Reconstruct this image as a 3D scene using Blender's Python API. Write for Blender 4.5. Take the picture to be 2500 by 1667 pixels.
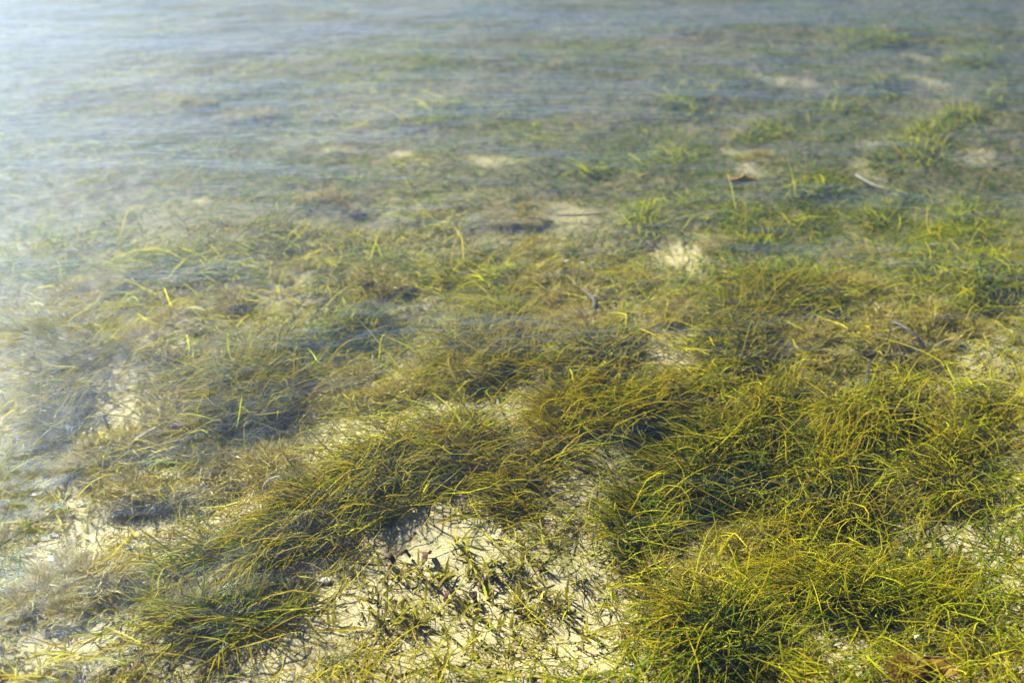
import bpy, math
import numpy as np
from mathutils import Vector

rng = np.random.default_rng(7)
RAD = math.radians
scene = bpy.context.scene
for o in list(bpy.data.objects):
    bpy.data.objects.remove(o)

# ------------------------------------------------------------------ camera
CAM_H = 1.06                 # metres above the seabed
PITCH = 31.0                 # degrees below the horizon
LENS = 35.0
FPX = 2500 * LENS / 36.0     # focal length in photograph pixels
cam_d = bpy.data.cameras.new('camera')
cam = bpy.data.objects.new('camera', cam_d)
scene.collection.objects.link(cam)
cam.location = (0, 0, CAM_H)
cam.rotation_euler = (RAD(90 - PITCH), 0, 0)
cam_d.lens = LENS
cam_d.sensor_width = 36.0
cam_d.clip_start = 0.02
cam_d.clip_end = 3000
cam_d.dof.use_dof = True
cam_d.dof.focus_distance = 1.45
cam_d.dof.aperture_fstop = 3.4
scene.camera = cam

# ------------------------------------------------------------------ sky and sun
SUN_AZ = -45.0               # degrees from the viewing direction, negative = to the left
SUN_EL = 33.0
world = bpy.data.worlds.new('World')
scene.world = world
world.use_nodes = True
wn = world.node_tree.nodes
wl = world.node_tree.links
wn.clear()
sky = wn.new('ShaderNodeTexSky')
sky.sky_type = 'NISHITA'
sky.sun_disc = False
sky.sun_elevation = RAD(SUN_EL)
sky.sun_rotation = RAD(SUN_AZ)
sky.air_density = 0.28
sky.dust_density = 1.8
sky.ozone_density = 8.0
bg = wn.new('ShaderNodeBackground')
bg.inputs['Strength'].default_value = 0.05
wo = wn.new('ShaderNodeOutputWorld')
wl.new(sky.outputs[0], bg.inputs[0])
wl.new(bg.outputs[0], wo.inputs[0])

sun_d = bpy.data.lights.new('sun', 'SUN')
sun_d.energy = 5.0
sun_d.angle = RAD(3.0)
sun_d.color = (1.0, 0.96, 0.87)
sun = bpy.data.objects.new('sun', sun_d)
scene.collection.objects.link(sun)
sdir = Vector((math.sin(RAD(SUN_AZ)) * math.cos(RAD(SUN_EL)),
               math.cos(RAD(SUN_AZ)) * math.cos(RAD(SUN_EL)),
               math.sin(RAD(SUN_EL))))
sun.rotation_euler = sdir.to_track_quat('Z', 'Y').to_euler()
sun.location = (-3, 3, 6)

scene.view_settings.view_transform = 'Standard'
scene.view_settings.look = 'None'
scene.view_settings.exposure = 2.0
scene.view_settings.gamma = 1.0
scene.cycles.max_bounces = 6
scene.cycles.diffuse_bounces = 0
scene.cycles.glossy_bounces = 2
scene.cycles.transmission_bounces = 4
scene.cycles.transparent_max_bounces = 8
scene.cycles.caustics_reflective = False
scene.cycles.caustics_refractive = False

# ------------------------------------------------------------------ geometry helpers
_cp, _sp = math.cos(RAD(PITCH)), math.sin(RAD(PITCH))
V2S = 2500.0 / 2352.0        # measured on a 2352-pixel view of the photograph


def ground_at(u, v, z=0.0):
    """Point on the plane z for a photograph pixel (2500 x 1667)."""
    u = np.asarray(u, float)
    v = np.asarray(v, float)
    a = (u - 1250.0) / FPX
    b = (833.5 - v) / FPX
    dy = _cp + b * _sp
    dz = -_sp + b * _cp
    t = (z - CAM_H) / dz
    return a * t, dy * t


def pixel_of(x, y, z=0.0):
    dx, dy, dz = x, y, z - CAM_H
    depth = dy * _cp - dz * _sp
    up = dy * _sp + dz * _cp
    return 1250.0 + FPX * dx / depth, 833.5 - FPX * up / depth


_tab = rng.random((256, 256))


def vnoise(x, y, seed=0):
    x = np.asarray(x, float) + 17.31 * seed + 1000.0
    y = np.asarray(y, float) + 9.77 * seed + 1000.0
    ix = np.floor(x).astype(int)
    iy = np.floor(y).astype(int)
    fx = x - ix
    fy = y - iy
    fx = fx * fx * (3 - 2 * fx)
    fy = fy * fy * (3 - 2 * fy)
    a = _tab[ix % 256, iy % 256]
    b = _tab[(ix + 1) % 256, iy % 256]
    c = _tab[ix % 256, (iy + 1) % 256]
    d = _tab[(ix + 1) % 256, (iy + 1) % 256]
    return (a * (1 - fx) + b * fx) * (1 - fy) + (c * (1 - fx) + d * fx) * fy


def link(o, parent=None):
    scene.collection.objects.link(o)
    if parent is not None:
        o.parent = parent
    return o


def tag(o, label=None, cat=None, group=None, kind=None):
    if label:
        o['label'] = label
    if cat:
        o['category'] = cat
    if group:
        o['group'] = group
    if kind:
        o['kind'] = kind
    return o


def empty(name, loc):
    o = bpy.data.objects.new(name, None)
    o.empty_display_size = 0.02
    o.location = loc
    return link(o)


def mesh_quads(name, V, Q, col=None, mats=()):
    me = bpy.data.meshes.new(name)
    V = np.ascontiguousarray(V, np.float32)
    Q = np.ascontiguousarray(Q, np.int32)
    me.vertices.add(len(V))
    me.vertices.foreach_set('co', V.ravel())
    me.loops.add(Q.size)
    me.loops.foreach_set('vertex_index', Q.ravel())
    me.polygons.add(len(Q))
    me.polygons.foreach_set('loop_start', np.arange(0, Q.size, Q.shape[1], dtype=np.int32))
    me.polygons.foreach_set('use_smooth', np.ones(len(Q), bool))
    me.update(calc_edges=True)
    if col is not None:
        at = me.color_attributes.new('col', 'FLOAT_COLOR', 'POINT')
        at.data.foreach_set('color', np.ascontiguousarray(col, np.float32).ravel())
    for m in mats:
        me.materials.append(m)
    return me


# ------------------------------------------------------------------ materials
def new_mat(name):
    m = bpy.data.materials.new(name)
    m.use_nodes = True
    nt = m.node_tree
    nt.nodes.clear()
    out = nt.nodes.new('ShaderNodeOutputMaterial')
    return m, nt, out


def ramp(nt, fac, stops, interp='LINEAR'):
    r = nt.nodes.new('ShaderNodeValToRGB')
    r.color_ramp.interpolation = interp
    e = r.color_ramp.elements
    while len(e) > 1:
        e.remove(e[0])
    e[0].position = stops[0][0]
    e[0].color = (*stops[0][1], 1)
    for p, c in stops[1:]:
        k = e.new(p)
        k.color = (*c, 1)
    if fac is not None:
        nt.links.new(fac, r.inputs[0])
    return r.outputs[0]


def noise_node(nt, scale, detail=3, rough=0.6, vec=None):
    n = nt.nodes.new('ShaderNodeTexNoise')
    n.inputs['Scale'].default_value = scale
    n.inputs['Detail'].default_value = detail
    n.inputs['Roughness'].default_value = rough
    if vec is not None:
        nt.links.new(vec, n.inputs['Vector'])
    return n.outputs[0]


def math_node(nt, op, a, b=None, clamp=False):
    n = nt.nodes.new('ShaderNodeMath')
    n.operation = op
    n.use_clamp = clamp
    for i, x in enumerate((a, b)):
        if x is None:
            continue
        if isinstance(x, (int, float)):
            n.inputs[i].default_value = x
        else:
            nt.links.new(x, n.inputs[i])
    return n.outputs[0]


def mix_col(nt, fac, a, b, mode='MIX'):
    n = nt.nodes.new('ShaderNodeMix')
    n.data_type = 'RGBA'
    n.blend_type = mode
    for i, x in ((0, fac), (6, a), (7, b)):
        if isinstance(x, (int, float)):
            n.inputs[i].default_value = x
        elif isinstance(x, tuple):
            n.inputs[i].default_value = (*x, 1)
        else:
            nt.links.new(x, n.inputs[i])
    return n.outputs[2]


def position(nt):
    return nt.nodes.new('ShaderNodeNewGeometry').outputs['Position']


def leaf_material(name, stops, translucent=0.35, tip=None, speckle=0.35, rough=0.45, spec=0.3):
    """Colour picked per blade (red of 'col'), drifting towards its tip (green), speckled with growth."""
    m, nt, out = new_mat(name)
    at = nt.nodes.new('ShaderNodeAttribute')
    at.attribute_name = 'col'
    sep = nt.nodes.new('ShaderNodeSeparateColor')
    nt.links.new(at.outputs['Color'], sep.inputs[0])
    pos = position(nt)
    patch = noise_node(nt, 9.0, 2, 0.5, pos)
    fac = math_node(nt, 'ADD', sep.outputs[0], math_node(nt, 'MULTIPLY', math_node(nt, 'SUBTRACT', patch, 0.5), 0.35), True)
    c = ramp(nt, fac, stops)
    if tip:
        tf = math_node(nt, 'MULTIPLY', math_node(nt, 'POWER', sep.outputs[1], 2.2), sep.outputs[2])
        c = mix_col(nt, tf, c, tip)
    sp = noise_node(nt, 420.0, 2, 0.7, pos)
    spf = nt.nodes.new('ShaderNodeMapRange')
    spf.inputs[1].default_value = 0.52
    spf.inputs[2].default_value = 0.72
    nt.links.new(sp, spf.inputs[0])
    c = mix_col(nt, math_node(nt, 'MULTIPLY', spf.outputs[0], speckle), c, (0.10, 0.075, 0.03))
    p = nt.nodes.new('ShaderNodeBsdfPrincipled')
    nt.links.new(c, p.inputs['Base Color'])
    p.inputs['Roughness'].default_value = rough
    p.inputs['Specular IOR Level'].default_value = spec
    t = nt.nodes.new('ShaderNodeBsdfTranslucent')
    nt.links.new(c, t.inputs['Color'])
    mx = nt.nodes.new('ShaderNodeMixShader')
    mx.inputs[0].default_value = translucent
    nt.links.new(p.outputs[0], mx.inputs[1])
    nt.links.new(t.outputs[0], mx.inputs[2])
    nt.links.new(mx.outputs[0], out.inputs[0])
    return m


GRASS = leaf_material('seagrass', [
    (0.00, (0.016, 0.100, 0.002)),
    (0.25, (0.062, 0.175, 0.001)),
    (0.50, (0.330, 0.355, 0.001)),
    (0.75, (0.680, 0.600, 0.001)),
    (0.92, (0.660, 0.470, 0.003)),
    (1.00, (0.180, 0.070, 0.012))], 0.60, (0.64, 0.54, 0.004), 0.08, 0.6, 0.06)
FROND = leaf_material('olive alga', [
    (0.0, (0.290, 0.275, 0.006)),
    (0.5, (0.440, 0.385, 0.012)),
    (0.85, (0.540, 0.440, 0.040)),
    (1.0, (0.300, 0.160, 0.030))], 0.70, (0.56, 0.47, 0.06), 0.2, 0.6, 0.1)
TAN = leaf_material('tan turf alga', [
    (0.0, (0.240, 0.170, 0.014)),
    (0.5, (0.480, 0.350, 0.030)),
    (1.0, (0.600, 0.460, 0.070))], 0.45, (0.62, 0.48, 0.09), 0.12)
RUST = leaf_material('rusty alga', [
    (0.0, (0.220, 0.085, 0.010)),
    (0.5, (0.420, 0.200, 0.015)),
    (1.0, (0.540, 0.310, 0.030))], 0.45, (0.56, 0.38, 0.05), 0.1)


def solid_material(name, c1, c2, scale=60.0, rough=0.7, bump=0.3, translucent=0.0):
    m, nt, out = new_mat(name)
    pos = position(nt)
    n = noise_node(nt, scale, 4, 0.65, pos)
    c = ramp(nt, n, [(0.3, c1), (0.7, c2)])
    p = nt.nodes.new('ShaderNodeBsdfPrincipled')
    nt.links.new(c, p.inputs['Base Color'])
    p.inputs['Roughness'].default_value = rough
    p.inputs['Specular IOR Level'].default_value = 0.2
    b = nt.nodes.new('ShaderNodeBump')
    b.inputs['Strength'].default_value = bump
    b.inputs['Distance'].default_value = 0.002
    nt.links.new(noise_node(nt, scale * 4, 3, 0.6, pos), b.inputs['Height'])
    nt.links.new(b.outputs[0], p.inputs['Normal'])
    if translucent:
        t = nt.nodes.new('ShaderNodeBsdfTranslucent')
        nt.links.new(c, t.inputs['Color'])
        mx = nt.nodes.new('ShaderNodeMixShader')
        mx.inputs[0].default_value = translucent
        nt.links.new(p.outputs[0], mx.inputs[1])
        nt.links.new(t.outputs[0], mx.inputs[2])
        nt.links.new(mx.outputs[0], out.inputs[0])
    else:
        nt.links.new(p.outputs[0], out.inputs[0])
    return m


DEADWHITE = solid_material('bleached leaf', (0.48, 0.45, 0.34), (0.74, 0.70, 0.58), 180, 0.7, 0.2, 0.5)
DEADGREY = solid_material('grey dead leaf', (0.17, 0.13, 0.12), (0.36, 0.31, 0.25), 160, 0.7, 0.3, 0.2)
DEADBROWN = solid_material('brown dead leaf', (0.06, 0.022, 0.010), (0.16, 0.065, 0.022), 140, 0.6, 0.4, 0.25)
DEADTAN = solid_material('tan dead leaf', (0.17, 0.10, 0.045), (0.30, 0.19, 0.08), 90, 0.6, 0.3, 0.3)
TWIG = solid_material('dark twig', (0.028, 0.013, 0.010), (0.085, 0.042, 0.028), 130, 0.8, 0.8)
SHELL = solid_material('shell', (0.50, 0.44, 0.30), (0.68, 0.62, 0.46), 60, 0.8, 0.2)
STONE = solid_material('pebble', (0.030, 0.022, 0.020), (0.10, 0.075, 0.06), 120, 0.8, 0.5)
ORANGE = solid_material('orange crust', (0.32, 0.12, 0.02), (0.50, 0.27, 0.05), 130, 0.8, 0.8)
PADINA = solid_material('brown fan', (0.26, 0.12, 0.010), (0.44, 0.26, 0.025), 110, 0.6, 0.4, 0.35)

# sand
SAND, nt, out = new_mat('sand')
pos = position(nt)
n_big = noise_node(nt, 5.0, 4, 0.6, pos)
n_mid = noise_node(nt, 38.0, 4, 0.65, pos)
n_fine = noise_node(nt, 300.0, 4, 0.8, pos)
c = ramp(nt, n_mid, [(0.30, (0.50, 0.40, 0.19)), (0.55, (0.62, 0.52, 0.27)), (0.75, (0.68, 0.59, 0.34))])
gr = ramp(nt, n_fine, [(0.34, (0.10, 0.08, 0.06)), (0.46, (0.80, 0.76, 0.70)), (0.62, (1.0, 1.0, 1.0))])
c = mix_col(nt, 0.75, c, gr, 'MULTIPLY')
at = nt.nodes.new('ShaderNodeAttribute')
at.attribute_name = 'col'
sep = nt.nodes.new('ShaderNodeSeparateColor')
nt.links.new(at.outputs['Color'], sep.inputs[0])
silt_shade_fac = math_node(nt, 'MULTIPLY', sep.outputs[0], math_node(nt, 'ADD', math_node(nt, 'MULTIPLY', n_mid, 1.2), 0.25), True)
silt_shade_c = ramp(nt, n_fine, [(0.35, (0.030, 0.024, 0.014)), (0.65, (0.15, 0.12, 0.055))])  # sediment tone, pushed darker as painted shade below the blades
c = mix_col(nt, silt_shade_fac, c, silt_shade_c)
# beyond the modelled plants the meadow goes on as colour
far_c = ramp(nt, noise_node(nt, 2.2, 5, 0.7, pos), [(0.35, (0.045, 0.060, 0.012)), (0.55, (0.13, 0.13, 0.025)), (0.70, (0.40, 0.34, 0.20))])
c = mix_col(nt, sep.outputs[1], c, far_c)
p = nt.nodes.new('ShaderNodeBsdfPrincipled')
nt.links.new(c, p.inputs['Base Color'])
p.inputs['Roughness'].default_value = 0.9
p.inputs['Specular IOR Level'].default_value = 0.1
b = nt.nodes.new('ShaderNodeBump')
b.inputs['Strength'].default_value = 0.6
b.inputs['Distance'].default_value = 0.004
nt.links.new(math_node(nt, 'ADD', n_mid, math_node(nt, 'MULTIPLY', n_fine, 0.35)), b.inputs['Height'])
nt.links.new(b.outputs[0], p.inputs['Normal'])
nt.links.new(p.outputs[0], out.inputs[0])

# water surface: clear below, mirror-like by Fresnel
WATER, nt, out = new_mat('water')
pos = position(nt)
mp = nt.nodes.new('ShaderNodeMapping')
mp.inputs['Rotation'].default_value = (0, 0, RAD(-8))
mp.inputs['Scale'].default_value = (6.0, 12.0, 1.0)
nt.links.new(pos, mp.inputs['Vector'])
rip = noise_node(nt, 1.0, 3, 0.55, mp.outputs[0])
mp2 = nt.nodes.new('ShaderNodeMapping')
mp2.inputs['Rotation'].default_value = (0, 0, RAD(14))
mp2.inputs['Scale'].default_value = (14.0, 26.0, 1.0)
nt.links.new(pos, mp2.inputs['Vector'])
rip2 = noise_node(nt, 1.0, 2, 0.5, mp2.outputs[0])
hgt = math_node(nt, 'ADD', rip, math_node(nt, 'MULTIPLY', rip2, 0.25))
b = nt.nodes.new('ShaderNodeBump')
b.inputs['Strength'].default_value = 1.0
b.inputs['Distance'].default_value = 0.011
nt.links.new(hgt, b.inputs['Height'])
fr = nt.nodes.new('ShaderNodeFresnel')
gb = nt.nodes.new('ShaderNodeNewGeometry')
ior = math_node(nt, 'SUBTRACT', 1.333, math_node(nt, 'MULTIPLY', gb.outputs['Backfacing'], 1.333 - 1 / 1.333))
nt.links.new(ior, fr.inputs['IOR'])
nt.links.new(b.outputs[0], fr.inputs['Normal'])
tr = nt.nodes.new('ShaderNodeBsdfTransparent')
tr.inputs['Color'].default_value = (0.93, 0.975, 0.985, 1)
gl = nt.nodes.new('ShaderNodeBsdfGlossy')
gl.distribution = 'BECKMANN'
gl.inputs['Roughness'].default_value = 0.14
gl.inputs['Color'].default_value = (1, 1, 1, 1)
nt.links.new(b.outputs[0], gl.inputs['Normal'])
mx = nt.nodes.new('ShaderNodeMixShader')
nt.links.new(fr.outputs[0], mx.inputs[0])
nt.links.new(tr.outputs[0], mx.inputs[1])
nt.links.new(gl.outputs[0], mx.inputs[2])
nt.links.new(mx.outputs[0], out.inputs[0])

# ------------------------------------------------------------------ layout, read off the photograph (2352-pixel view)
# seagrass clumps: x, y, half width, half height, tilt (deg, image), density 0-1, greenness 0-1, length m, label
CLUMPS = [
    (500, 1325, 220, 110, 24, 1.40, 0.70, 0.150, 'big tangled seagrass clump standing alone beside the open sand, dark green in its heart'),
    (700, 1190, 130, 75, 28, 0.90, 0.30, 0.140, 'yellow-green seagrass tongue joining the big lone clump to the long band above it'),
    (860, 1100, 200, 75, 14, 1.00, 0.40, 0.145, 'long combed seagrass band along the upper edge of the open sand'),
    (1030, 1020, 140, 60, 10, 0.85, 0.25, 0.130, 'bright yellow seagrass swath just below the small bare sand spot'),
    (1180, 1090, 120, 85, 30, 0.70, 0.25, 0.110, 'loose short yellow seagrass reaching down to the top of the open sand'),
    (590, 850, 160, 85, 20, 0.95, 0.55, 0.140, 'leaning green seagrass clump below the dark hollow, half veiled by glare'),
    (820, 735, 115, 55, 14, 0.95, 1.05, 0.120, 'dark blue-green seagrass clump above the tan sandy hollow'),
    (390, 830, 90, 55, 20, 0.60, 0.45, 0.120, 'thin hazy seagrass patch between the leaning green clump and the picture edge'),
    (140, 770, 110, 85, 22, 0.45, 0.45, 0.140, 'pale glare-veiled seagrass clump at the edge, halfway up the picture'),
    (120, 930, 90, 60, 25, 0.55, 0.35, 0.130, 'sparse pale seagrass at the edge, just under the glare-veiled clump'),
    (560, 940, 110, 55, 22, 0.70, 0.55, 0.120, 'lower fringe of the leaning green clump, over scattered sand'),
    (1110, 740, 115, 60, 18, 0.90, 0.65, 0.125, 'domed green seagrass clump in the middle, right above a black hollow'),
    (1080, 830, 160, 65, 8, 0.95, 0.40, 0.130, 'arching seagrass with curled tips hanging over the black central hollow'),
    (1350, 810, 120, 60, 12, 0.95, 0.60, 0.125, 'bushy green seagrass clump next to the small pale sand spot, mid picture'),
    (1290, 890, 130, 55, 16, 0.85, 0.30, 0.130, 'yellowish seagrass between the central hollow and the large dark thicket'),
    (1480, 930, 160, 75, 14, 1.00, 0.45, 0.140, 'wiry looped seagrass at the top of the large dark thicket'),
    (1240, 1000, 110, 55, 22, 0.85, 0.25, 0.130, 'golden seagrass sheaf to the side of the large dark thicket'),
    (1610, 1030, 190, 90, 8, 1.00, 0.95, 0.140, 'large dark seagrass thicket with black gaps, core of the bed'),
    (1500, 1100, 110, 70, 20, 0.90, 0.80, 0.120, 'lower corner of the dark thicket, thin golden blades over black'),
    (1440, 1200, 85, 80, 60, 0.90, 0.75, 0.100, 'narrow dark seagrass tuft hanging down between two sand patches'),
    (1750, 940, 140, 60, 20, 0.95, 0.40, 0.135, 'combed golden seagrass swath above the dark thicket'),
    (1680, 850, 120, 50, 20, 0.70, 0.45, 0.125, 'thinner seagrass between the pale sand spot and the golden swath'),
    (1900, 1060, 170, 85, 4, 0.95, 0.45, 0.130, 'wide seagrass mat spreading out from the side of the dark thicket'),
    (1990, 920, 140, 65, 14, 1.00, 0.55, 0.130, 'dense seagrass below the upright white leaf stub'),
    (2170, 950, 130, 60, 18, 0.95, 0.50, 0.130, 'dense dark seagrass reaching the side of the picture below the fallen twig'),
    (2170, 1060, 140, 65, 18, 0.80, 0.45, 0.110, 'thinning olive seagrass above the sunlit corner sand patch'),
    (1640, 1440, 120, 100, 40, 1.00, 1.05, 0.120, 'round deep green seagrass tussock with an almost black centre'),
    (1560, 1380, 110, 50, 20, 0.75, 0.30, 0.110, 'yellow blades fanning over the open sand from the round dark tussock'),
    (1850, 1300, 150, 80, 24, 0.90, 0.50, 0.120, 'wide golden seagrass clump above the sandy gully'),
    (1960, 1370, 120, 70, 20, 0.95, 0.95, 0.115, 'dark seagrass clump on the upper bank of the sandy gully'),
    (1870, 1180, 150, 60, 10, 0.80, 0.45, 0.110, 'seagrass strip between the dark thicket and the golden clump below it'),
    (2120, 1330, 130, 70, 30, 0.55, 0.35, 0.085, 'short sparse seagrass just under the sunlit corner sand patch'),
    (2160, 1450, 130, 80, 25, 0.60, 0.35, 0.080, 'short fuzzy seagrass turf above the rusty fan alga'),
    (1740, 680, 150, 60, 10, 0.95, 0.75, 0.125, 'rounded green seagrass clump just below the bright round sand patch'),
    (1890, 690, 90, 45, 20, 0.80, 0.65, 0.120, 'green seagrass spilling towards the fallen twig'),
    (1700, 760, 110, 50, 20, 0.85, 0.60, 0.125, 'dark combed seagrass under the rounded green clump'),
    (2225, 640, 75, 75, 30, 1.00, 0.90, 0.120, 'vivid green seagrass mound at the side, above the fallen twig'),
    (2110, 600, 70, 40, 20, 0.60, 0.60, 0.110, 'small green seagrass tuft beside the vivid green mound'),
    (1600, 495, 170, 50, 8, 0.95, 0.70, 0.130, 'broad green seagrass carpet above the bright round sand patch'),
    (1480, 480, 60, 35, 20, 0.75, 0.75, 0.110, 'small dark tuft at the end of the broad green carpet'),
    (1800, 520, 120, 45, 10, 0.90, 0.60, 0.130, 'blue-green seagrass between the broad carpet and the dark blue ripple'),
    (1870, 410, 110, 45, 12, 0.85, 0.75, 0.120, 'far green seagrass knoll below the pale sandbank'),
    (1500, 400, 80, 35, 10, 0.75, 0.80, 0.120, 'far dark green seagrass beside the orange crust'),
    (1560, 330, 90, 30, 6, 0.75, 0.85, 0.120, 'far blue-green seagrass hump above the orange crust'),
    (2190, 480, 110, 50, 10, 0.90, 0.85, 0.130, 'blue-black seagrass under the dark ripples at the side'),
    (2090, 330, 110, 35, 10, 0.80, 0.80, 0.120, 'far green seagrass ridge behind the pale sandbank'),
    (2230, 240, 90, 35, 10, 0.85, 0.95, 0.120, 'far dark blue seagrass at the side, near the top'),
    (2130, 280, 70, 22, 8, 0.75, 0.90, 0.120, 'far seagrass just under the long sand streaks near the top'),
    (1600, 210, 110, 28, 6, 0.75, 0.85, 0.120, 'far seagrass hummock beneath pale ripples, middle of the far field'),
    (1360, 380, 70, 26, 8, 0.60, 0.65, 0.110, 'far faint green tuft left of the dark green one'),
    (1060, 605, 110, 35, 8, 0.90, 0.40, 0.130, 'golden arched seagrass crest in the middle distance'),
    (1150, 640, 70, 30, 14, 0.75, 0.55, 0.120, 'small green seagrass wisp below the golden arched crest'),
    (610, 560, 75, 45, 14, 0.80, 0.60, 0.120, 'veiled green seagrass tuft over a dark blue hollow'),
    (470, 620, 80, 35, 12, 0.55, 0.45, 0.110, 'faint hazy seagrass beside the veiled green tuft'),
    (200, 545, 80, 35, 8, 0.65, 0.80, 0.110, 'bluish dark seagrass spot inside the glare'),
    (1980, 200, 90, 26, 8, 0.90, 0.95, 0.120, 'far blue-green seagrass lying just under the uppermost sand streaks'),
    (2240, 130, 70, 26, 6, 0.90, 1.00, 0.120, 'far blue-black seagrass in the top corner under dark ripples'),
    (1990, 90, 110, 20, 5, 0.85, 1.00, 0.120, 'farthest dark seagrass line along the top by the corner'),
    (1780, 265, 90, 24, 8, 0.85, 0.95, 0.120, 'far teal seagrass between the pale central ripples and the sandbank'),
    (2200, 560, 90, 30, 12, 0.85, 0.90, 0.120, 'deep green seagrass between the vivid mound and the dark ripples'),
    (2020, 470, 90, 30, 14, 0.80, 0.80, 0.120, 'green seagrass slope below the long pale stick'),
    (960, 130, 70, 22, 6, 0.65, 0.90, 0.110, 'far bluish seagrass spot under the bright glare'),
    (730, 265, 70, 20, 6, 0.60, 0.80, 0.110, 'far seagrass streak deep in the white glare'),
    (820, 560, 70, 28, 8, 0.65, 0.75, 0.110, 'dark ribbed seagrass ridge left of the golden crest'),
    (1000, 490, 100, 30, 8, 0.55, 0.50, 0.115, 'hazy olive seagrass beyond the golden crest'),
    (1000, 250, 90, 24, 6, 0.60, 0.75, 0.110, 'far grey-green seagrass beneath the pale central ripples'),
]
# bare sand: x, y, half width, half height, tilt
SANDS = [
    (990, 1245, 190, 60, 8), (660, 1510, 110, 60, 20), (800, 1420, 200, 100, 20), (1060, 1430, 260, 150, 0), (1330, 1440, 170, 120, 0),
    (1290, 1380, 150, 110, 0), (1300, 1120, 70, 28, 0), (1590, 1255, 100, 50, -20), (1400, 1290, 60, 50, 0),
    (2190, 1215, 125, 62, -20), (345, 1085, 60, 34, 0), (140, 1230, 110, 55, 10), (120, 1075, 90, 42, -25),
    (320, 940, 95, 38, 0), (180, 1460, 110, 65, 0), (1560, 595, 120, 72, -15), (2255, 780, 65, 95, -45),
    (1530, 835, 65, 26, 0), (1015, 975, 50, 26, 0), (800, 885, 115, 55, 15), (1900, 1450, 100, 70, -35),
    (2040, 675, 60, 16, 0), (2130, 185, 90, 16, -14), (2120, 135, 80, 14, -8), (2020, 330, 70, 18, -5), (1700, 330, 60, 12, -10), (1820, 190, 90, 12, -8),
    (1320, 490, 65, 35, 0), (1120, 372, 60, 16, 0), (925, 352, 30, 8, 0), (770, 345, 50, 8, 0), (1720, 390, 60, 26, -10),
    (1990, 380, 85, 22, -25), (1050, 690, 45, 16, 0), (660, 640, 70, 20, 0), (470, 460, 60, 14, 0), (1840, 815, 60, 26, 0),
    (2230, 360, 60, 18, 0), (100, 1500, 70, 60, 0), (620, 1540, 160, 40, 0), (1300, 1520, 180, 60, 0), (300, 1190, 60, 25, 0),
]
# tan fuzzy hollows: x, y, half width, half height
TANS = [
    (540, 690, 60, 26), (360, 815, 55, 40), (790, 880, 100, 55), (900, 930, 70, 30), (1290, 680, 120, 50), (1300, 750, 90, 40),
    (1520, 730, 55, 30), (1080, 895, 60, 28), (540, 1070, 80, 40), (620, 1090, 60, 30), (300, 1130, 110, 50), (200, 1330, 110, 70),
    (120, 1400, 80, 60), (430, 970, 120, 50), (250, 1030, 110, 40), (1900, 800, 90, 35), (2060, 790, 110, 45), (2160, 740, 80, 40),
    (1560, 1330, 55, 28), (1700, 1230, 60, 30), (1450, 640, 60, 30), (700, 620, 80, 26), (890, 650, 80, 25), (2000, 590, 70, 22),
    (1640, 580, 40, 22), (1250, 580, 80, 26), (420, 740, 70, 26), (780, 470, 90, 20), (1180, 500, 80, 26), (1990, 680, 70, 24),
    (1760, 360, 60, 18), (2140, 1150, 70, 30), (560, 270, 80, 18), (450, 245, 40, 10), (250, 660, 90, 25),
]


def ell(u, v, cx, cy, rx, ry, tilt):
    """Normalised radius of photograph pixels inside a tilted ellipse given in view pixels."""
    cx, cy, rx, ry = cx * V2S, cy * V2S, rx * V2S, ry * V2S
    t = RAD(tilt)
    dx, dy = u - cx, -(v - cy)
    a = dx * math.cos(t) + dy * math.sin(t)
    b = -dx * math.sin(t) + dy * math.cos(t)
    return np.sqrt((a / rx) ** 2 + (b / ry) ** 2)


def soft(r, inner=0.55, outer=1.15):
    return np.clip((outer - r) / (outer - inner), 0, 1)


def sand_mask(u, v):
    m = np.zeros_like(np.asarray(u, float))
    # ragged edges: swept sand never ends in a clean oval
    k = 26.0 + 0.045 * np.maximum(np.asarray(v, float), 0)
    rag = 0.8 * (vnoise(np.asarray(u) / (k * 2.2), np.asarray(v) / k, 71) - 0.5) + 0.6 * (vnoise(np.asarray(u) / (k * 0.9), np.asarray(v) / (k * 0.45), 72) - 0.5)
    for s in SANDS:
        m = np.maximum(m, soft(ell(u, v, *s) + rag + 0.08, 0.5, 1.15) * (0.62 if s[1] < 530 else 1.0))
    return m


def clump_mask(u, v):
    m = np.zeros_like(np.asarray(u, float))
    for c in CLUMPS:
        m = np.maximum(m, soft(ell(u, v, *c[:5]), 0.5, 1.1) * c[5])
    return m


def tan_mask(u, v):
    m = np.zeros_like(np.asarray(u, float))
    for c in TANS:
        m = np.maximum(m, soft(ell(u, v, *c, 10), 0.5, 1.2))
    return m


# height field on a regular ground grid, sampled bilinearly afterwards
GX0, GX1, GY0, GY1 = -5.4, 5.4, 0.3, 9.4
NXG, NYG = 540, 455
_gx = np.linspace(GX0, GX1, NXG)
_gy = np.linspace(GY0, GY1, NYG)
_X, _Y = np.meshgrid(_gx, _gy)
_U, _V = pixel_of(_X, _Y)
_CM = clump_mask(_U, _V)
_SM = sand_mask(_U, _V)
_TM = tan_mask(_U, _V)


def base_height(x, y):
    h = 0.055 * (vnoise(x * 1.7, y * 1.7, 1) - 0.5) + 0.030 * (vnoise(x * 4.5, y * 4.5, 2) - 0.5)
    h = h + 0.012 * (vnoise(x * 13, y * 13, 3) - 0.5) + 0.006 * (vnoise(x * 31, y * 31, 4) - 0.5)
    return h


_H = base_height(_X, _Y) + 0.014 * _CM * (0.6 + 0.8 * vnoise(_X * 6, _Y * 6, 5)) + 0.008 * _TM


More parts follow.
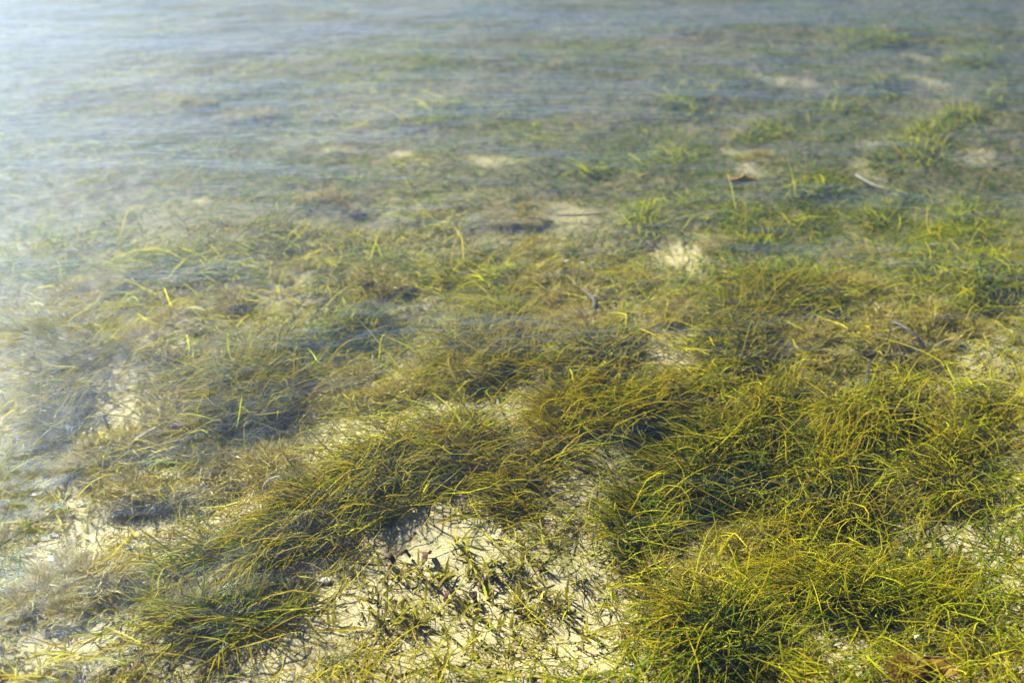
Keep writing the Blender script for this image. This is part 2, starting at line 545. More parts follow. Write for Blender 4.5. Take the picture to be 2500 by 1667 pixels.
def sample(F, x, y):
    fx = np.clip((x - GX0) / (GX1 - GX0) * (NXG - 1), 0, NXG - 1.001)
    fy = np.clip((y - GY0) / (GY1 - GY0) * (NYG - 1), 0, NYG - 1.001)
    ix = fx.astype(int)
    iy = fy.astype(int)
    fx = fx - ix
    fy = fy - iy
    return (F[iy, ix] * (1 - fx) + F[iy, ix + 1] * fx) * (1 - fy) + (F[iy + 1, ix] * (1 - fx) + F[iy + 1, ix + 1] * fx) * fy


def terrain(x, y):
    x = np.asarray(x, float)
    y = np.asarray(y, float)
    return sample(_H, x, y)


# ------------------------------------------------------------------ seabed: one sheet out to the horizon
def stretched(lo, hi, n, far):
    core = np.linspace(lo, hi, n)
    st = (hi - lo) / (n - 1)
    ext = []
    d = st
    p = 0.0
    while p < far:
        d *= 1.35
        p += d
        ext.append(p)
    ext = np.array(ext)
    return np.concatenate([lo - ext[::-1], core, hi + ext])


sx = stretched(-2.6, 2.6, 290, 900.0)
sy = stretched(0.35, 5.4, 300, 900.0)
X, Y = np.meshgrid(sx, sy)
inner = np.clip(1 - np.maximum(np.maximum(np.abs(X) - 5.0, Y - 9.0), 0.5 - Y) / 0.3, 0, 1)
Z = terrain(X, Y) * inner + (1 - inner) * (0.02 * (vnoise(X * 0.8, Y * 0.8, 9) - 0.5))
fine = np.clip(1 - (np.hypot(X, Y) - 3.0) / 2.0, 0, 1)
Z = Z + 0.0035 * (vnoise(X * 70, Y * 70, 6) - 0.5) * fine
silt_shade = np.clip(sample(_CM, X, Y) * 1.2 + sample(_TM, X, Y) * 0.25 + (0.30 + 0.75 * np.clip((Y - 1.5) / 1.2, 0, 1)) * (1 - sample(_SM, X, Y)), 0, 1) * inner  # dark sediment among the grass, deepened to paint shade into the hollows
farm = np.clip((np.maximum(np.abs(X) / 0.72, Y) - 6.6) / 1.2, 0, 1)
farm = np.where(Y < -0.5, 1.0, farm)
ny, nx = X.shape
V = np.stack([X, Y, Z], -1).reshape(-1, 3)
idx = np.arange(nx * ny).reshape(ny, nx)
Q = np.stack([idx[:-1, :-1], idx[:-1, 1:], idx[1:, 1:], idx[1:, :-1]], -1).reshape(-1, 4)
col = np.stack([silt_shade, farm, np.zeros_like(silt_shade), np.ones_like(silt_shade)], -1).reshape(-1, 4)
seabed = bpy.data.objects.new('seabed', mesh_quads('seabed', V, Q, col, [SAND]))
link(seabed)
tag(seabed, 'pale sandy seabed rising and dipping under the seagrass', 'seabed', kind='structure')

# ------------------------------------------------------------------ water sheet
WZ = 0.27
wx = stretched(-3.4, 3.4, 170, 900.0)
wy = stretched(0.3, 7.0, 220, 900.0)
X, Y = np.meshgrid(wx, wy)
W = np.zeros_like(X)
wr = np.random.default_rng(3)
for k in range(9):
    lam = 0.16 * 1.28 ** k * wr.uniform(0.85, 1.15)
    ang = RAD(90 + wr.normal(-6, 22))
    amp = 0.0010 * (lam / 0.3) ** 0.7
    ph = wr.uniform(0, 6.28)
    W += amp * np.sin((X * math.cos(ang) + Y * math.sin(ang)) * 2 * math.pi / lam + ph + 5.0 * (vnoise(X * 1.1, Y * 0.9, 20 + k) - 0.5) * 2) * (0.4 + 1.2 * vnoise(X * 1.6, Y * 1.3, 40 + k))
W *= np.clip(1 - (np.hypot(X, Y - 3.5) - 6.0) / 2.0, 0, 1)
ny, nx = X.shape
V = np.stack([X, Y, WZ + W], -1).reshape(-1, 3)
idx = np.arange(nx * ny).reshape(ny, nx)
Q = np.stack([idx[:-1, :-1], idx[:-1, 1:], idx[1:, 1:], idx[1:, :-1]], -1).reshape(-1, 4)
water = bpy.data.objects.new('water', mesh_quads('water', V, Q, None, [WATER]))
link(water)
tag(water, 'clear shallow water with faint ripples mirroring the sky', 'water', kind='structure')

# ------------------------------------------------------------------ blades
FLOW = RAD(33)               # the way the swell has combed the bed, on the ground


def blade_arrays(root, L, R, head, th0, th1, curl, K, sides, shade, tipw, g, follow=True):
    """Curved tapering blades. root (N,3) in world; returns verts, quads, colours."""
    N = len(root)
    s = np.linspace(0, 1, K)
    prof = s ** 0.75
    pitch = th0[:, None] + (th1 - th0)[:, None] * prof[None, :]
    wig = g.normal(0, 0.27, (N, 1)) * np.sin(s[None, :] * g.uniform(4, 9, (N, 1)) + g.uniform(0, 6.28, (N, 1)))
    hd = head[:, None] + curl[:, None] * s[None, :] ** 1.3 + wig
    pitch = pitch + 0.6 * wig
    step = L[:, None] / (K - 1)
    d = np.stack([np.cos(pitch) * np.cos(hd), np.cos(pitch) * np.sin(hd), np.sin(pitch)], -1)
    pts = np.concatenate([np.zeros((N, 1, 3)), np.cumsum(d[:, 1:] * step[..., None], 1)], 1) + root[:, None, :]
    if follow:
        gz = terrain(pts[..., 0], pts[..., 1])
        lift = g.uniform(0.002, 0.012, (N, 1)) * s[None, :]
        pts[..., 2] = np.maximum(pts[..., 2], gz + lift - 0.002)
        pts[..., 2] = np.minimum(pts[..., 2], WZ - 0.03)
    T = np.gradient(pts, axis=1)
    T /= np.linalg.norm(T, axis=-1, keepdims=True) + 1e-9
    ref = g.normal(0, 1, (N, 1, 3))
    if sides == 2:
        ref = ref * 0.6 + np.array([0, 0, 1.0])
    n1 = np.cross(T, ref)
    n1 /= np.linalg.norm(n1, axis=-1, keepdims=True) + 1e-9
    n2 = np.cross(T, n1)
    rad = R[:, None] * (0.85 + 0.30 * np.sin(s * math.pi)[None, :]) * (1 - 0.75 * s[None, :] ** 5)
    rings = []
    for k in range(sides):
        a = 2 * math.pi * k / sides
        rings.append(pts + (n1 * math.cos(a) + n2 * math.sin(a)) * rad[..., None])
    V = np.stack(rings, 2)                       # N,K,sides,3
    id0 = np.arange(N * K * sides).reshape(N, K, sides)
    qs = []
    rng_s = range(sides) if sides > 2 else range(1)
    for k in rng_s:
        k2 = (k + 1) % sides
        qs.append(np.stack([id0[:, :-1, k], id0[:, :-1, k2], id0[:, 1:, k2], id0[:, 1:, k]], -1))
    Q = np.stack(qs, 2).reshape(-1, 4)
    C = np.ones((N, K, sides, 4))
    C[..., 0] = shade[:, None, None]
    C[..., 1] = s[None, :, None]
    C[..., 2] = tipw[:, None, None]
    return V.reshape(-1, 3), Q, C.reshape(-1, 4)


def headings(n, g, x, y, spread=0.30, back=0.30):
    h = np.full(n, FLOW + math.pi)
    flip = g.random(n) < back
    h[flip] -= math.pi
    swirl = (vnoise(x * 2.3, y * 2.3, 31) - 0.5) * 1.1 + (vnoise(x * 9, y * 9, 32) - 0.5) * 1.0
    h = h + swirl + g.normal(0, spread, n)
    wild = g.random(n) < 0.10
    h[wild] = g.uniform(0, 6.28, wild.sum())
    return h


def scatter_in_ellipse(n, c, g):
    cx, cy, rx, ry, tilt = c[:5]
    a = g.uniform(0, 6.283, n)
    lobes = 1 + 0.22 * np.sin(2 * a + cx) + 0.16 * np.sin(3 * a + cy) + 0.12 * np.sin(5 * a + cx * 0.3)
    r = np.where(g.random(n) < 0.80, np.sqrt(g.random(n)) * 0.92, np.abs(g.normal(0, 0.85, n))) * lobes
    r = np.minimum(r, 1.9)
    ea, eb = r * np.cos(a) * rx, r * np.sin(a) * ry
    t = RAD(tilt)
    u = (cx + ea * math.cos(t) - eb * math.sin(t)) * V2S
    v = (cy - (ea * math.sin(t) + eb * math.cos(t))) * V2S
    return u, v


n_blades = 0
for ci, c in enumerate(CLUMPS):
    g = np.random.default_rng(100 + ci)
    cx, cy, rx, ry, tilt, dens, green, length, label = c
    near = cy > 640
    u0, v0 = cx * V2S, (cy + 10) * V2S
    x0, y0 = [float(q) for q in ground_at(u0, v0, 0.03)]
    z0 = float(terrain(np.array([x0]), np.array([y0]))[0])
    # real area of the ellipse on the ground
    xa, ya = ground_at(np.array([u0 - rx * V2S, u0 + rx * V2S, u0, u0]), np.array([v0, v0, v0 - ry * V2S, v0 + ry * V2S]), 0.03)
    area = math.pi * abs(xa[1] - xa[0]) / 2 * abs(ya[2] - ya[3]) / 2
    n = int(area * dens * (50000 if near else 19000))
    n_blades += n
    u, v = scatter_in_ellipse(n, c, g)
    ok = (g.random(n) > 0.95 * sand_mask(u, v) ** 0.7) & (g.random(n) > 0.35 * tan_mask(u, v))
    u, v = u[ok], v[ok]
    x, y = ground_at(u, v)
    tus = 0.65 * vnoise(x * 11, y * 11, 61) + 0.35 * vnoise(x * 30, y * 30, 62)
    ok = tus + g.normal(0, 0.07, len(u)) > 0.47
    u, v = u[ok], v[ok]
    n = len(u)
    x, y = ground_at(u + 26 * cy / 1300, v + 2, 0.03)
    z = terrain(x, y) - 0.004
    root = np.stack([x, y, z], -1)
    L = 0.60 * length * g.lognormal(-0.12, 0.36, n)
    L = np.clip(L, 0.03, 0.26)
    R = g.uniform(0.0005, 0.0010, n) if near else g.uniform(0.0005, 0.0009, n)
    if cy > 1290 and cx > 2000:
        R *= 0.8
    th0 = g.normal(RAD(48), RAD(22), n)
    th1 = g.normal(RAD(-2), RAD(26), n)
    curl = g.normal(0, 0.55, n)
    curl = np.where(g.random(n) < 0.20, curl * 3.4, curl)
    hd = headings(n, g, x, y)
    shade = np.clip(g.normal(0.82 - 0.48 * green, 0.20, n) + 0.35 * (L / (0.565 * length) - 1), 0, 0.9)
    shade = np.where(g.random(n) < 0.035, g.uniform(0.92, 1.0, n), shade)
    tipw = np.clip(g.normal(0.45 - 0.25 * green, 0.3, n), 0, 1)
    root_o = empty('seagrass_clump', (x0, y0, z0))
    tag(root_o, label, 'seagrass', 'seagrass clumps on the seabed')
    V, Q, C = blade_arrays(root, L, R, hd, th0, th1, curl, 7 if near else 5, 3 if near else 2, shade, tipw, g)
    V = V - np.array([x0, y0, z0])
    m = bpy.data.objects.new('blade_mass', mesh_quads('blade_mass', V, Q, C, [GRASS]))
    link(m, root_o)
    m['kind'] = 'stuff'
    if near:
        # the longest blades on top can be followed one by one
        nb = int(np.clip(area * 620, 10, 40))
        pick = g.choice(n, min(nb, n), replace=False)
        for k in pick:
            one = [np.array([q]) for q in (L[k] * 1.10, 0.00125 if cy > 800 else 0.0009, hd[k] + g.normal(0, 0.25), RAD(52), th1[k] + 0.15, curl[k],
                                           float(np.clip(g.normal(0.74, 0.14), 0, 1)), 0.7)]
            Vb, Qb, Cb = blade_arrays(root[k:k + 1], one[0], one[1], one[2], one[3], one[4], one[5], 9, 3, one[6], one[7], g)
            o = bpy.data.objects.new('blade', mesh_quads('blade', Vb - root[k], Qb, Cb, [GRASS]))
            o.location = root[k] - np.array([x0, y0, z0])
            link(o, root_o)

# ------------------------------------------------------------------ loose seagrass between the clumps
def field(n, ulo, uhi, vlo, vhi, keep, seed):
    """Random ground points whose pixels pass a keep-probability (uniform over the ground)."""
    g = np.random.default_rng(seed)
    got_x, got_y = [], []
    total = 0
    while total < n:
        m = 60000
        yy0 = float(ground_at(1250, vhi)[1])
        yy1 = float(ground_at(1250, vlo)[1])
        y = g.uniform(yy0, yy1, m)
        hw = np.abs(ground_at(uhi, 833)[0]) / ground_at(1250, 833)[1]
        x = g.uniform(-1, 1, m) * (y * 0.72 + 0.22)
        u, v = pixel_of(x, y)
        ok = (u > ulo) & (u < uhi) & (v > vlo) & (v < vhi)
        ok &= g.random(m) < keep(u, v, x, y)
        got_x.append(x[ok])
        got_y.append(y[ok])
        total += ok.sum()
    return np.concatenate(got_x)[:n], np.concatenate(got_y)[:n]


def loose(name, label, n, vlo, vhi, keep, seed, length, K, sides, rmin, rmax, shade_mean, low=0.0):
    g = np.random.default_rng(seed + 1)
    x, y = field(n, -260, 2760, vlo, vhi, keep, seed)
    z = terrain(x, y) - 0.003
    root = np.stack([x, y, z], -1)
    L = np.clip(length * g.lognormal(-0.1, 0.4, n), 0.02, 0.22)
    R = g.uniform(rmin, rmax, n)
    th0 = g.normal(RAD(52 - low), RAD(20), n)
    th1 = g.normal(RAD(-10), RAD(24), n)
    curl = g.normal(0, 0.8, n)
    hd = headings(n, g, x, y, 0.6)
    patch = vnoise(x * 3.1, y * 3.1, 41)
    shade = np.clip(g.normal(shade_mean, 0.18, n) + (patch - 0.5) * 0.5 - 0.16 * np.clip((y - 1.8) / 1.5, 0, 1) - 0.34 * np.clip(x + 0.3, 0, 1) * np.clip((y - 1.8) / 1.0, 0, 1), 0, 0.9)  # greener to the far right, deepened to paint in light falling off there
    shade = np.where(g.random(n) < 0.06, g.uniform(0.92, 1.0, n), shade)
    tipw = np.clip(g.normal(0.4, 0.3, n), 0, 1)
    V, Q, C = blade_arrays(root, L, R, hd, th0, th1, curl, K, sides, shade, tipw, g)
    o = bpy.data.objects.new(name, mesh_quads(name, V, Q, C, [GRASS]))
    link(o)
    tag(o, label, 'seagrass', kind='stuff')
    return o


def keep_near(u, v, x, y):
    p = 0.30 + 0.9 * (vnoise(x * 7, y * 7, 51) - 0.35)
    right = np.clip((u - 1350) / 500, 0, 1) * 0.55
    p = np.clip(p + right, 0.04, 1)
    return p * (1 - 0.97 * sand_mask(u, v)) * (1 - 0.45 * tan_mask(u, v))


def keep_far(u, v, x, y):
    p = np.clip(0.45 + 0.35 * np.clip((u - 1300) / 700, 0, 1) + 1.0 * (vnoise(x * 2.6, y * 3.4, 52) - 0.4) + 0.6 * (vnoise(x * 8, y * 8, 53) - 0.5), 0.42, 1)
    return p * (1 - 0.95 * sand_mask(u, v)) * (1 - 0.5 * tan_mask(u, v))


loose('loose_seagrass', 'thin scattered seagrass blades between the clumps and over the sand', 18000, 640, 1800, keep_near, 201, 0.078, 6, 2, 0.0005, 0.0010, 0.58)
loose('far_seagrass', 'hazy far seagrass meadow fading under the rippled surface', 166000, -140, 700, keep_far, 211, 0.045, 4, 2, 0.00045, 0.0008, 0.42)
print('blades', n_blades)

# ------------------------------------------------------------------ olive feathery fronds
def frond_mesh(seed):
    g = np.random.default_rng(seed)
    rows = 9
    L = g.uniform(0.026, 0.042)
    Wd = g.uniform(0.0022, 0.0038)
    bend = g.uniform(0.5, 1.5)
    V, C = [], []
    p = np.array([0.0, 0.0, 0.0])
    pitch = RAD(g.uniform(55, 80))
    side = g.uniform(-0.5, 0.5)
    hd = 0.0
    sh = g.uniform(0.1, 0.8)
    for i in range(rows):
        s = i / (rows - 1)
        w = Wd * (math.sin(math.pi * min(1, 0.12 + 0.88 * s) ** 0.8) ** 0.6 if s < 1 else 0.15)
        w *= 1.0 if i % 2 else 0.66                     # notched, feathery edge
        nrm = np.array([-math.sin(hd), math.cos(hd), 0])
        up = np.array([0, 0, 0.35 * w])
        V += [p - nrm * w + up, p, p + nrm * w + up]
        for q in range(3):
            C.append((sh + g.uniform(-0.06, 0.06), s, 0.5, 1))
        d = np.array([math.cos(pitch) * math.cos(hd), math.cos(pitch) * math.sin(hd), math.sin(pitch)])
        p = p + d * L / (rows - 1)
        pitch -= bend / (rows - 1)
        hd += side / (rows - 1)
    Q = []
    for i in range(rows - 1):
        a = i * 3
        Q += [(a, a + 1, a + 4, a + 3), (a + 1, a + 2, a + 5, a + 4)]
    return mesh_quads('frond', np.array(V), np.array(Q), np.array(C), [FROND])


def runner_mesh(seed):
    g = np.random.default_rng(seed)
    n = 5
    ang = g.uniform(0, 6.28, n)
    V, Q, C = blade_arrays(np.zeros((n, 3)), g.uniform(0.012, 0.03, n), np.full(n, 0.0008), ang, np.full(n, 0.25), np.full(n, -0.2),
                           g.normal(0, 1, n), 4, 3, g.uniform(0.7, 1.0, n), np.zeros(n), g, False)
    return mesh_quads('runner', V, Q, C, [FROND])


FRONDS = [frond_mesh(500 + i) for i in range(12)]
RUNNERS = [runner_mesh(540 + i) for i in range(5)]


def keep_sprig(u, v, x, y):
    zone = np.zeros_like(u)
    for (cx, cy, rx, ry, w) in ((1050, 1400, 420, 170, 1.0), (1250, 1350, 230, 170, 1.0), (220, 1200, 260, 260, 0.8), (430, 1010, 260, 110, 0.6),
                                (1600, 1260, 160, 70, 0.7), (1900, 1430, 130, 90, 0.5), (2150, 1220, 160, 110, 0.35), (800, 880, 130, 60, 0.5), (1950, 790, 250, 70, 0.5)):
        zone = np.maximum(zone, w * soft(ell(u, v, cx, cy, rx, ry, 0), 0.5, 1.1))
    open_sand = np.maximum.reduce([soft(ell(u, v, *s), 0.5, 1.0) for s in (SANDS[0], SANDS[1], SANDS[6], SANDS[8])])
    p = zone * (0.25 + 1.3 * np.clip(vnoise(x * 9, y * 9, 61) - 0.3, 0, 1))
    return np.clip(p, 0, 1) * (1 - 0.8 * open_sand) * (1 - 0.75 * clump_mask(u, v))


LANDMARKS = [
    (985, 1350, 'dark curled leaf'), (1098, 1446, 'rust-brown crumpled leaf'), (1154, 1448, 'small hooded brown leaf'), (1048, 1262, 'orange-brown standing sprig'),
    (792, 1413, 'half-buried pale shell'), (1208, 1312, 'pale ridged shell flake'), (880, 1604, 'aslant red-brown rootlet'), (1432, 1566, 'rootlet by the round tussock'),
    (531, 1408, 'big lone seagrass clump'), (744, 1265, 'yellow-green seagrass tongue'), (914, 1170, 'long combed seagrass band'), (1254, 1160, 'loose short yellow seagrass'),
    (1531, 1275, 'narrow dark hanging tuft'), (1743, 1530, 'round deep green tussock'), (1690, 1330, 'pale sand below the dark thicket'), (1966, 1382, 'golden clump by the gully'),
    (2020, 1540, 'sandy gully'), (2330, 1290, 'sunlit corner sand patch'), (2245, 1620, 'rusty fan alga'), (2210, 860, 'fallen twig'), (2116, 905, 'upright white leaf stub'),
    (1447, 720, 'grey curled leaf'), (330, 1055, 'long tan strap leaf'), (445, 1035, 'rust-brown strap leaf'), (120, 1300, 'dark rootlet at the edge'),
    (367, 1153, 'small sand spot'), (850, 940, 'tan sandy hollow'), (1079, 1036, 'small bare sand spot'), (1658, 632, 'bright round sand patch'), (1150, 860, 'black central hollow'),
    (1626, 888, 'small pale sand spot'), (627, 900, 'leaning green clump'), (870, 780, 'dark blue-green clump'), (660, 1174, 'hooked white leaf'), (575, 735, 'hazy dark hollow'),
    (1812, 424, 'orange crust'), (1127, 645, 'golden arched crest'), (1400, 520, 'slender pale stick'), (2150, 420, 'long pale stick'), (650, 595, 'veiled green tuft'),
    (150, 1000, 'glare-veiled seagrass edge'), (190, 1545, 'pale sand in the near corner'), (560, 1542, 'tiny white curled leaf'), (1300, 1600, 'sand at the bottom edge'),
]


def near_label(u, v):
    d = [((u - a) ** 2 + (v - b) ** 2, a, b, t) for a, b, t in LANDMARKS]
    _, a, b, t = min(d)
    if abs(v - b) > abs(u - a):
        rel = 'just below' if v > b else 'just above'
    else:
        rel = 'beside' if abs(u - a) < 90 else 'a little away from'
    return rel + ' the ' + t


def zone_label(u, v):
    vu, vv = u / V2S, v / V2S
    if vv > 1180 and 640 < vu < 1480:
        return 'small olive feathery alga sprig dotted over the open sand, one of many alike', 'alga sprigs on the open sand'
    if vu < 640 and vv > 1050:
        return 'small olive-tan alga sprig beside the big lone seagrass clump, one of many alike', 'alga sprigs around the lone clump'
    if vu < 1000:
        return 'small hazy alga sprig in the tan hollows higher up the bed, one of many alike', 'alga sprigs in the tan hollows'
    if vv > 1150:
        return 'small olive alga sprig in the sandy gaps among the dark clumps, one of many alike', 'alga sprigs in the sandy gaps'
    return 'small tan alga sprig around the fallen twig, one of many alike', 'alga sprigs around the fallen twig'


g = np.random.default_rng(77)
N_SPRIG = 200
xs, ys = field(N_SPRIG + 40, 20, 2480, 760, 1690, keep_sprig, 301)
zs = terrain(xs, ys)
us, vs = pixel_of(xs, ys, zs)
order = np.argsort(-vs + g.normal(0, 120, len(vs)))
for k in order[:N_SPRIG]:
    root_o = empty('alga_sprig', (xs[k], ys[k], zs[k] - 0.001))
    root_o.rotation_euler = (0, 0, g.uniform(0, 6.28))
    lab, grp = zone_label(us[k], vs[k])
    nf = int(g.integers(2, 6))
    lab = ['two', 'three', 'four', 'five'][nf - 2] + '-fronded olive alga sprig ' + near_label(us[k], vs[k])
    tag(root_o, lab, 'alga', 'olive alga sprigs on the seabed')
    for j in range(nf):
        o = bpy.data.objects.new('frond', FRONDS[int(g.integers(len(FRONDS)))])
        a = g.uniform(0, 6.28)
        rr = g.uniform(0.001, 0.011)
        o.location = (rr * math.cos(a), rr * math.sin(a), 0)
        o.rotation_euler = (0, g.normal(0.15, 0.3), a + g.normal(0, 0.5))
        sc = g.uniform(0.5, 0.95)
        o.scale = (sc, sc, sc)
        link(o, root_o)
    o = bpy.data.objects.new('runner', RUNNERS[int(g.integers(len(RUNNERS)))])
    o.location = (0, 0, 0.001)
    link(o, root_o)

# the rest of the sprigs, too many to name
parts_v, parts_q, parts_c = [], [], []
base = 0
_fm = []
for m in FRONDS:
    vv = np.empty(len(m.vertices) * 3, np.float32)
    m.vertices.foreach_get('co', vv)
    cc = np.empty(len(m.vertices) * 4, np.float32)
    m.color_attributes['col'].data.foreach_get('color', cc)
    qq = np.empty(len(m.loops), np.int32)
    m.loops.foreach_get('vertex_index', qq)
    _fm.append((vv.reshape(-1, 3), qq.reshape(-1, 4), cc.reshape(-1, 4)))
for k in order[N_SPRIG:]:
    for j in range(int(g.integers(3, 6))):
        vv, qq, cc = _fm[int(g.integers(len(_fm)))]
        a = g.uniform(0, 6.28)
        sc = g.uniform(0.4, 0.8)
        ca, sa = math.cos(a) * sc, math.sin(a) * sc
        rr = g.uniform(0, 0.012)
        parts_v.append(np.stack([vv[:, 0] * ca - vv[:, 1] * sa + xs[k] + rr * math.cos(a), vv[:, 0] * sa + vv[:, 1] * ca + ys[k] + rr * math.sin(a), vv[:, 2] * sc + zs[k] - 0.001], -1))
        parts_q.append(qq + base)
        parts_c.append(cc)
        base += len(vv)
o = bpy.data.objects.new('alga_undergrowth', mesh_quads('alga_undergrowth', np.concatenate(parts_v), np.concatenate(parts_q), np.concatenate(parts_c), [FROND]))
link(o)
tag(o, 'low olive alga growth carpeting the sandy gaps', 'alga', kind='stuff')

# ------------------------------------------------------------------ fuzzy tan tufts
def tuft_mesh(seed, mat, n=420, rad=0.030, hgt=0.022):
    g = np.random.default_rng(seed)
    a = g.uniform(0, 6.28, n)
    r = rad * np.sqrt(g.random(n))
    root = np.stack([r * np.cos(a), r * np.sin(a) * 0.8, np.maximum(0, hgt * 0.75 * (1 - (r / rad) ** 2)) * g.uniform(0, 1, n)], -1)
    L = g.uniform(0.5, 1.3, n) * hgt
    V, Q, C = blade_arrays(root, L, g.uniform(0.00025, 0.0006, n), a + g.normal(0, 0.7, n), g.uniform(0.5, 1.5, n), g.uniform(-0.6, 0.9, n),
                           g.normal(0, 1.2, n), 4, 2, np.clip(g.normal(0.5, 0.25, n), 0, 1), g.uniform(0, 1, n), g, False)
    return mesh_quads('tuft', V, Q, C, [mat])


TUFTS = [tuft_mesh(600 + i, TAN) for i in range(6)]
for i, (cx, cy, rx, ry) in enumerate(TANS):
    g = np.random.default_rng(700 + i)
    k = 0
    x0, y0 = ground_at(cx * V2S, cy * V2S)
    xa, _ = ground_at((cx + rx) * V2S, cy * V2S)
    _, ya = ground_at(cx * V2S, (cy - ry) * V2S)
    wx_, wy_ = abs(xa - x0), abs(ya - y0)
    nt_ = int(np.clip(wx_ * wy_ * 3.1 * 520, 3, 11))
    vv = cy * V2S
    if cy > 1000:
        where = 'beside the bare sand low down'
    elif cy > 640:
        where = 'in the hollows between the middle clumps'
    else:
        where = 'far out under the hazy ripples'
    for j in range(nt_):
        a = g.uniform(0, 6.28)
        r = math.sqrt(g.random()) * 0.95
        x = float(x0 + wx_ * r * math.cos(a))
        y = float(y0 + wy_ * r * math.sin(a))
        o = bpy.data.objects.new('turf_tuft', TUFTS[int(g.integers(6))])
        o.location = (x, y, float(terrain(np.array([x]), np.array([y]))[0]) - 0.002)
        o.rotation_euler = (g.normal(0, 0.12), g.normal(0, 0.12), g.uniform(0, 6.28))
        s0 = g.uniform(0.7, 1.5)
        s = s0 * (1.0 if cy > 640 else 0.62)
        o.scale = (s * g.uniform(0.9, 1.4), s, s * g.uniform(0.7, 1.2))
        link(o)
        uu, vv = pixel_of(x, y, 0.01)
        tag(o, ['squat', 'small', 'plump', 'broad'][int(np.clip((s0 - 0.7) / 0.2, 0, 3))] + ' fuzzy tan alga tuft ' + near_label(uu, vv), 'alga', 'tan turf tufts on the seabed')

# fine fuzz covering the bed wherever it is not swept clean
def fuzz(name, label, n, vlo, vhi, seed, mat, hgt, r0, r1, clean):
    g = np.random.default_rng(seed)

    def keep(u, v, x, y):
        return np.clip(0.10 + 1.8 * (vnoise(x * 6, y * 6, seed) - 0.42) + 0.8 * tan_mask(u, v), 0.02, 1) * (1 - clean * sand_mask(u, v))
    x, y = field(n, -200, 2700, vlo, vhi, keep, seed)
    root = np.stack([x, y, terrain(x, y) - 0.001], -1)
    V, Q, C = blade_arrays(root, hgt * g.uniform(0.4, 1.4, n), g.uniform(r0, r1, n), g.uniform(0, 6.28, n), g.uniform(0.4, 1.4, n), g.uniform(-0.7, 0.8, n),
                           g.normal(0, 1.3, n), 3, 2, np.clip(g.normal(0.45, 0.28, n), 0, 1), g.uniform(0, 1, n), g)
    o = bpy.data.objects.new(name, mesh_quads(name, V, Q, C, [mat]))
    link(o)
    tag(o, label, 'alga', kind='stuff')


fuzz('turf_alga', 'fine tan fuzz of turf alga coating the seabed', 42000, 560, 1780, 821, TAN, 0.022, 0.0004, 0.0009, 0.90)
fuzz('olive_fuzz', 'fine olive fuzz of alga between the seagrass', 22000, 560, 1780, 831, FROND, 0.026, 0.0005, 0.0011, 0.86)

# ------------------------------------------------------------------ single finds on the bed
def at_px(u, v):
    x, y = [float(q) for q in ground_at(u, v, 0.02)]
    return x, y, float(terrain(np.array([x]), np.array([y]))[0])


def tube(path, radii, sides=7, cap=True):
    path = np.asarray(path, float)
    K = len(path)
    T = np.gradient(path, axis=0)
    T /= np.linalg.norm(T, axis=1, keepdims=True)
    ref = np.array([0.13, 0.31, 1.0])
    n1 = np.cross(T, ref)
    n1 /= np.linalg.norm(n1, axis=1, keepdims=True)
    n2 = np.cross(T, n1)
    V = []
    for k in range(sides):
        a = 2 * math.pi * k / sides
        V.append(path + (n1 * math.cos(a) + n2 * math.sin(a)) * np.asarray(radii)[:, None])
    V = np.stack(V, 1).reshape(-1, 3)
    id0 = np.arange(K * sides).reshape(K, sides)
    Q = [(id0[i, k], id0[i, (k + 1) % sides], id0[i + 1, (k + 1) % sides], id0[i + 1, k]) for i in range(K - 1) for k in range(sides)]
    return V, np.array(Q)


def strap(path, width, up=(0, 0, 1), thick=0.0006, fold=0.0, roll=0.0):
    """A real, thin leaf strap: two faces and edges."""
    path = np.asarray(path, float)
    K = len(path)
    T = np.gradient(path, axis=0)
    T /= np.linalg.norm(T, axis=1, keepdims=True)
    n1 = np.cross(T, np.array(up, float))
    n1 /= np.linalg.norm(n1, axis=1, keepdims=True)
    n2 = np.cross(n1, T)
    rl = np.linspace(0, roll, K)[:, None]
    m1 = n1 * np.cos(rl) + n2 * np.sin(rl)
    m2 = -n1 * np.sin(rl) + n2 * np.cos(rl)
    w = np.asarray(width, float)[:, None] * np.ones((K, 1))
    cols = []
    for f, z in ((-1, 1), (0, 0), (1, 1)):
        cols.append(path + m1 * w * f + m2 * (fold * w * z + thick))
    for f, z in ((1, 1), (0, 0), (-1, 1)):
        cols.append(path + m1 * w * f + m2 * (fold * w * z - thick))
    V = np.stack(cols, 1)
    id0 = np.arange(K * 6).reshape(K, 6)
    Q = [(id0[i, k], id0[i, (k + 1) % 6], id0[i + 1, (k + 1) % 6], id0[i + 1, k]) for i in range(K - 1) for k in range(6)]
    Q += [(id0[0, 0], id0[0, 1], id0[0, 4], id0[0, 5]), (id0[0, 1], id0[0, 2], id0[0, 3], id0[0, 4]),
          (id0[-1, 0], id0[-1, 5], id0[-1, 4], id0[-1, 1]), (id0[-1, 1], id0[-1, 4], id0[-1, 3], id0[-1, 2])]
    return V.reshape(-1, 3), np.array(Q)


def smooth_path(pts, n):
    pts = np.asarray(pts, float)
    t = np.linspace(0, 1, len(pts))
    tt = np.linspace(0, 1, n)
    out = np.stack([np.interp(tt, t, pts[:, i]) for i in range(3)], 1)
    for _ in range(3):
        out[1:-1] = 0.25 * out[:-2] + 0.5 * out[1:-1] + 0.25 * out[2:]
    return out


def px_path(pix, lifts, n=14):
    P = []
    for (u, v), h in zip(pix, lifts):
        x, y = [float(q) for q in ground_at(u, v, 0.02 + h)]
        z = float(terrain(np.array([x]), np.array([y]))[0]) + h
        P.append((x, y, z))
    return smooth_path(P, n)


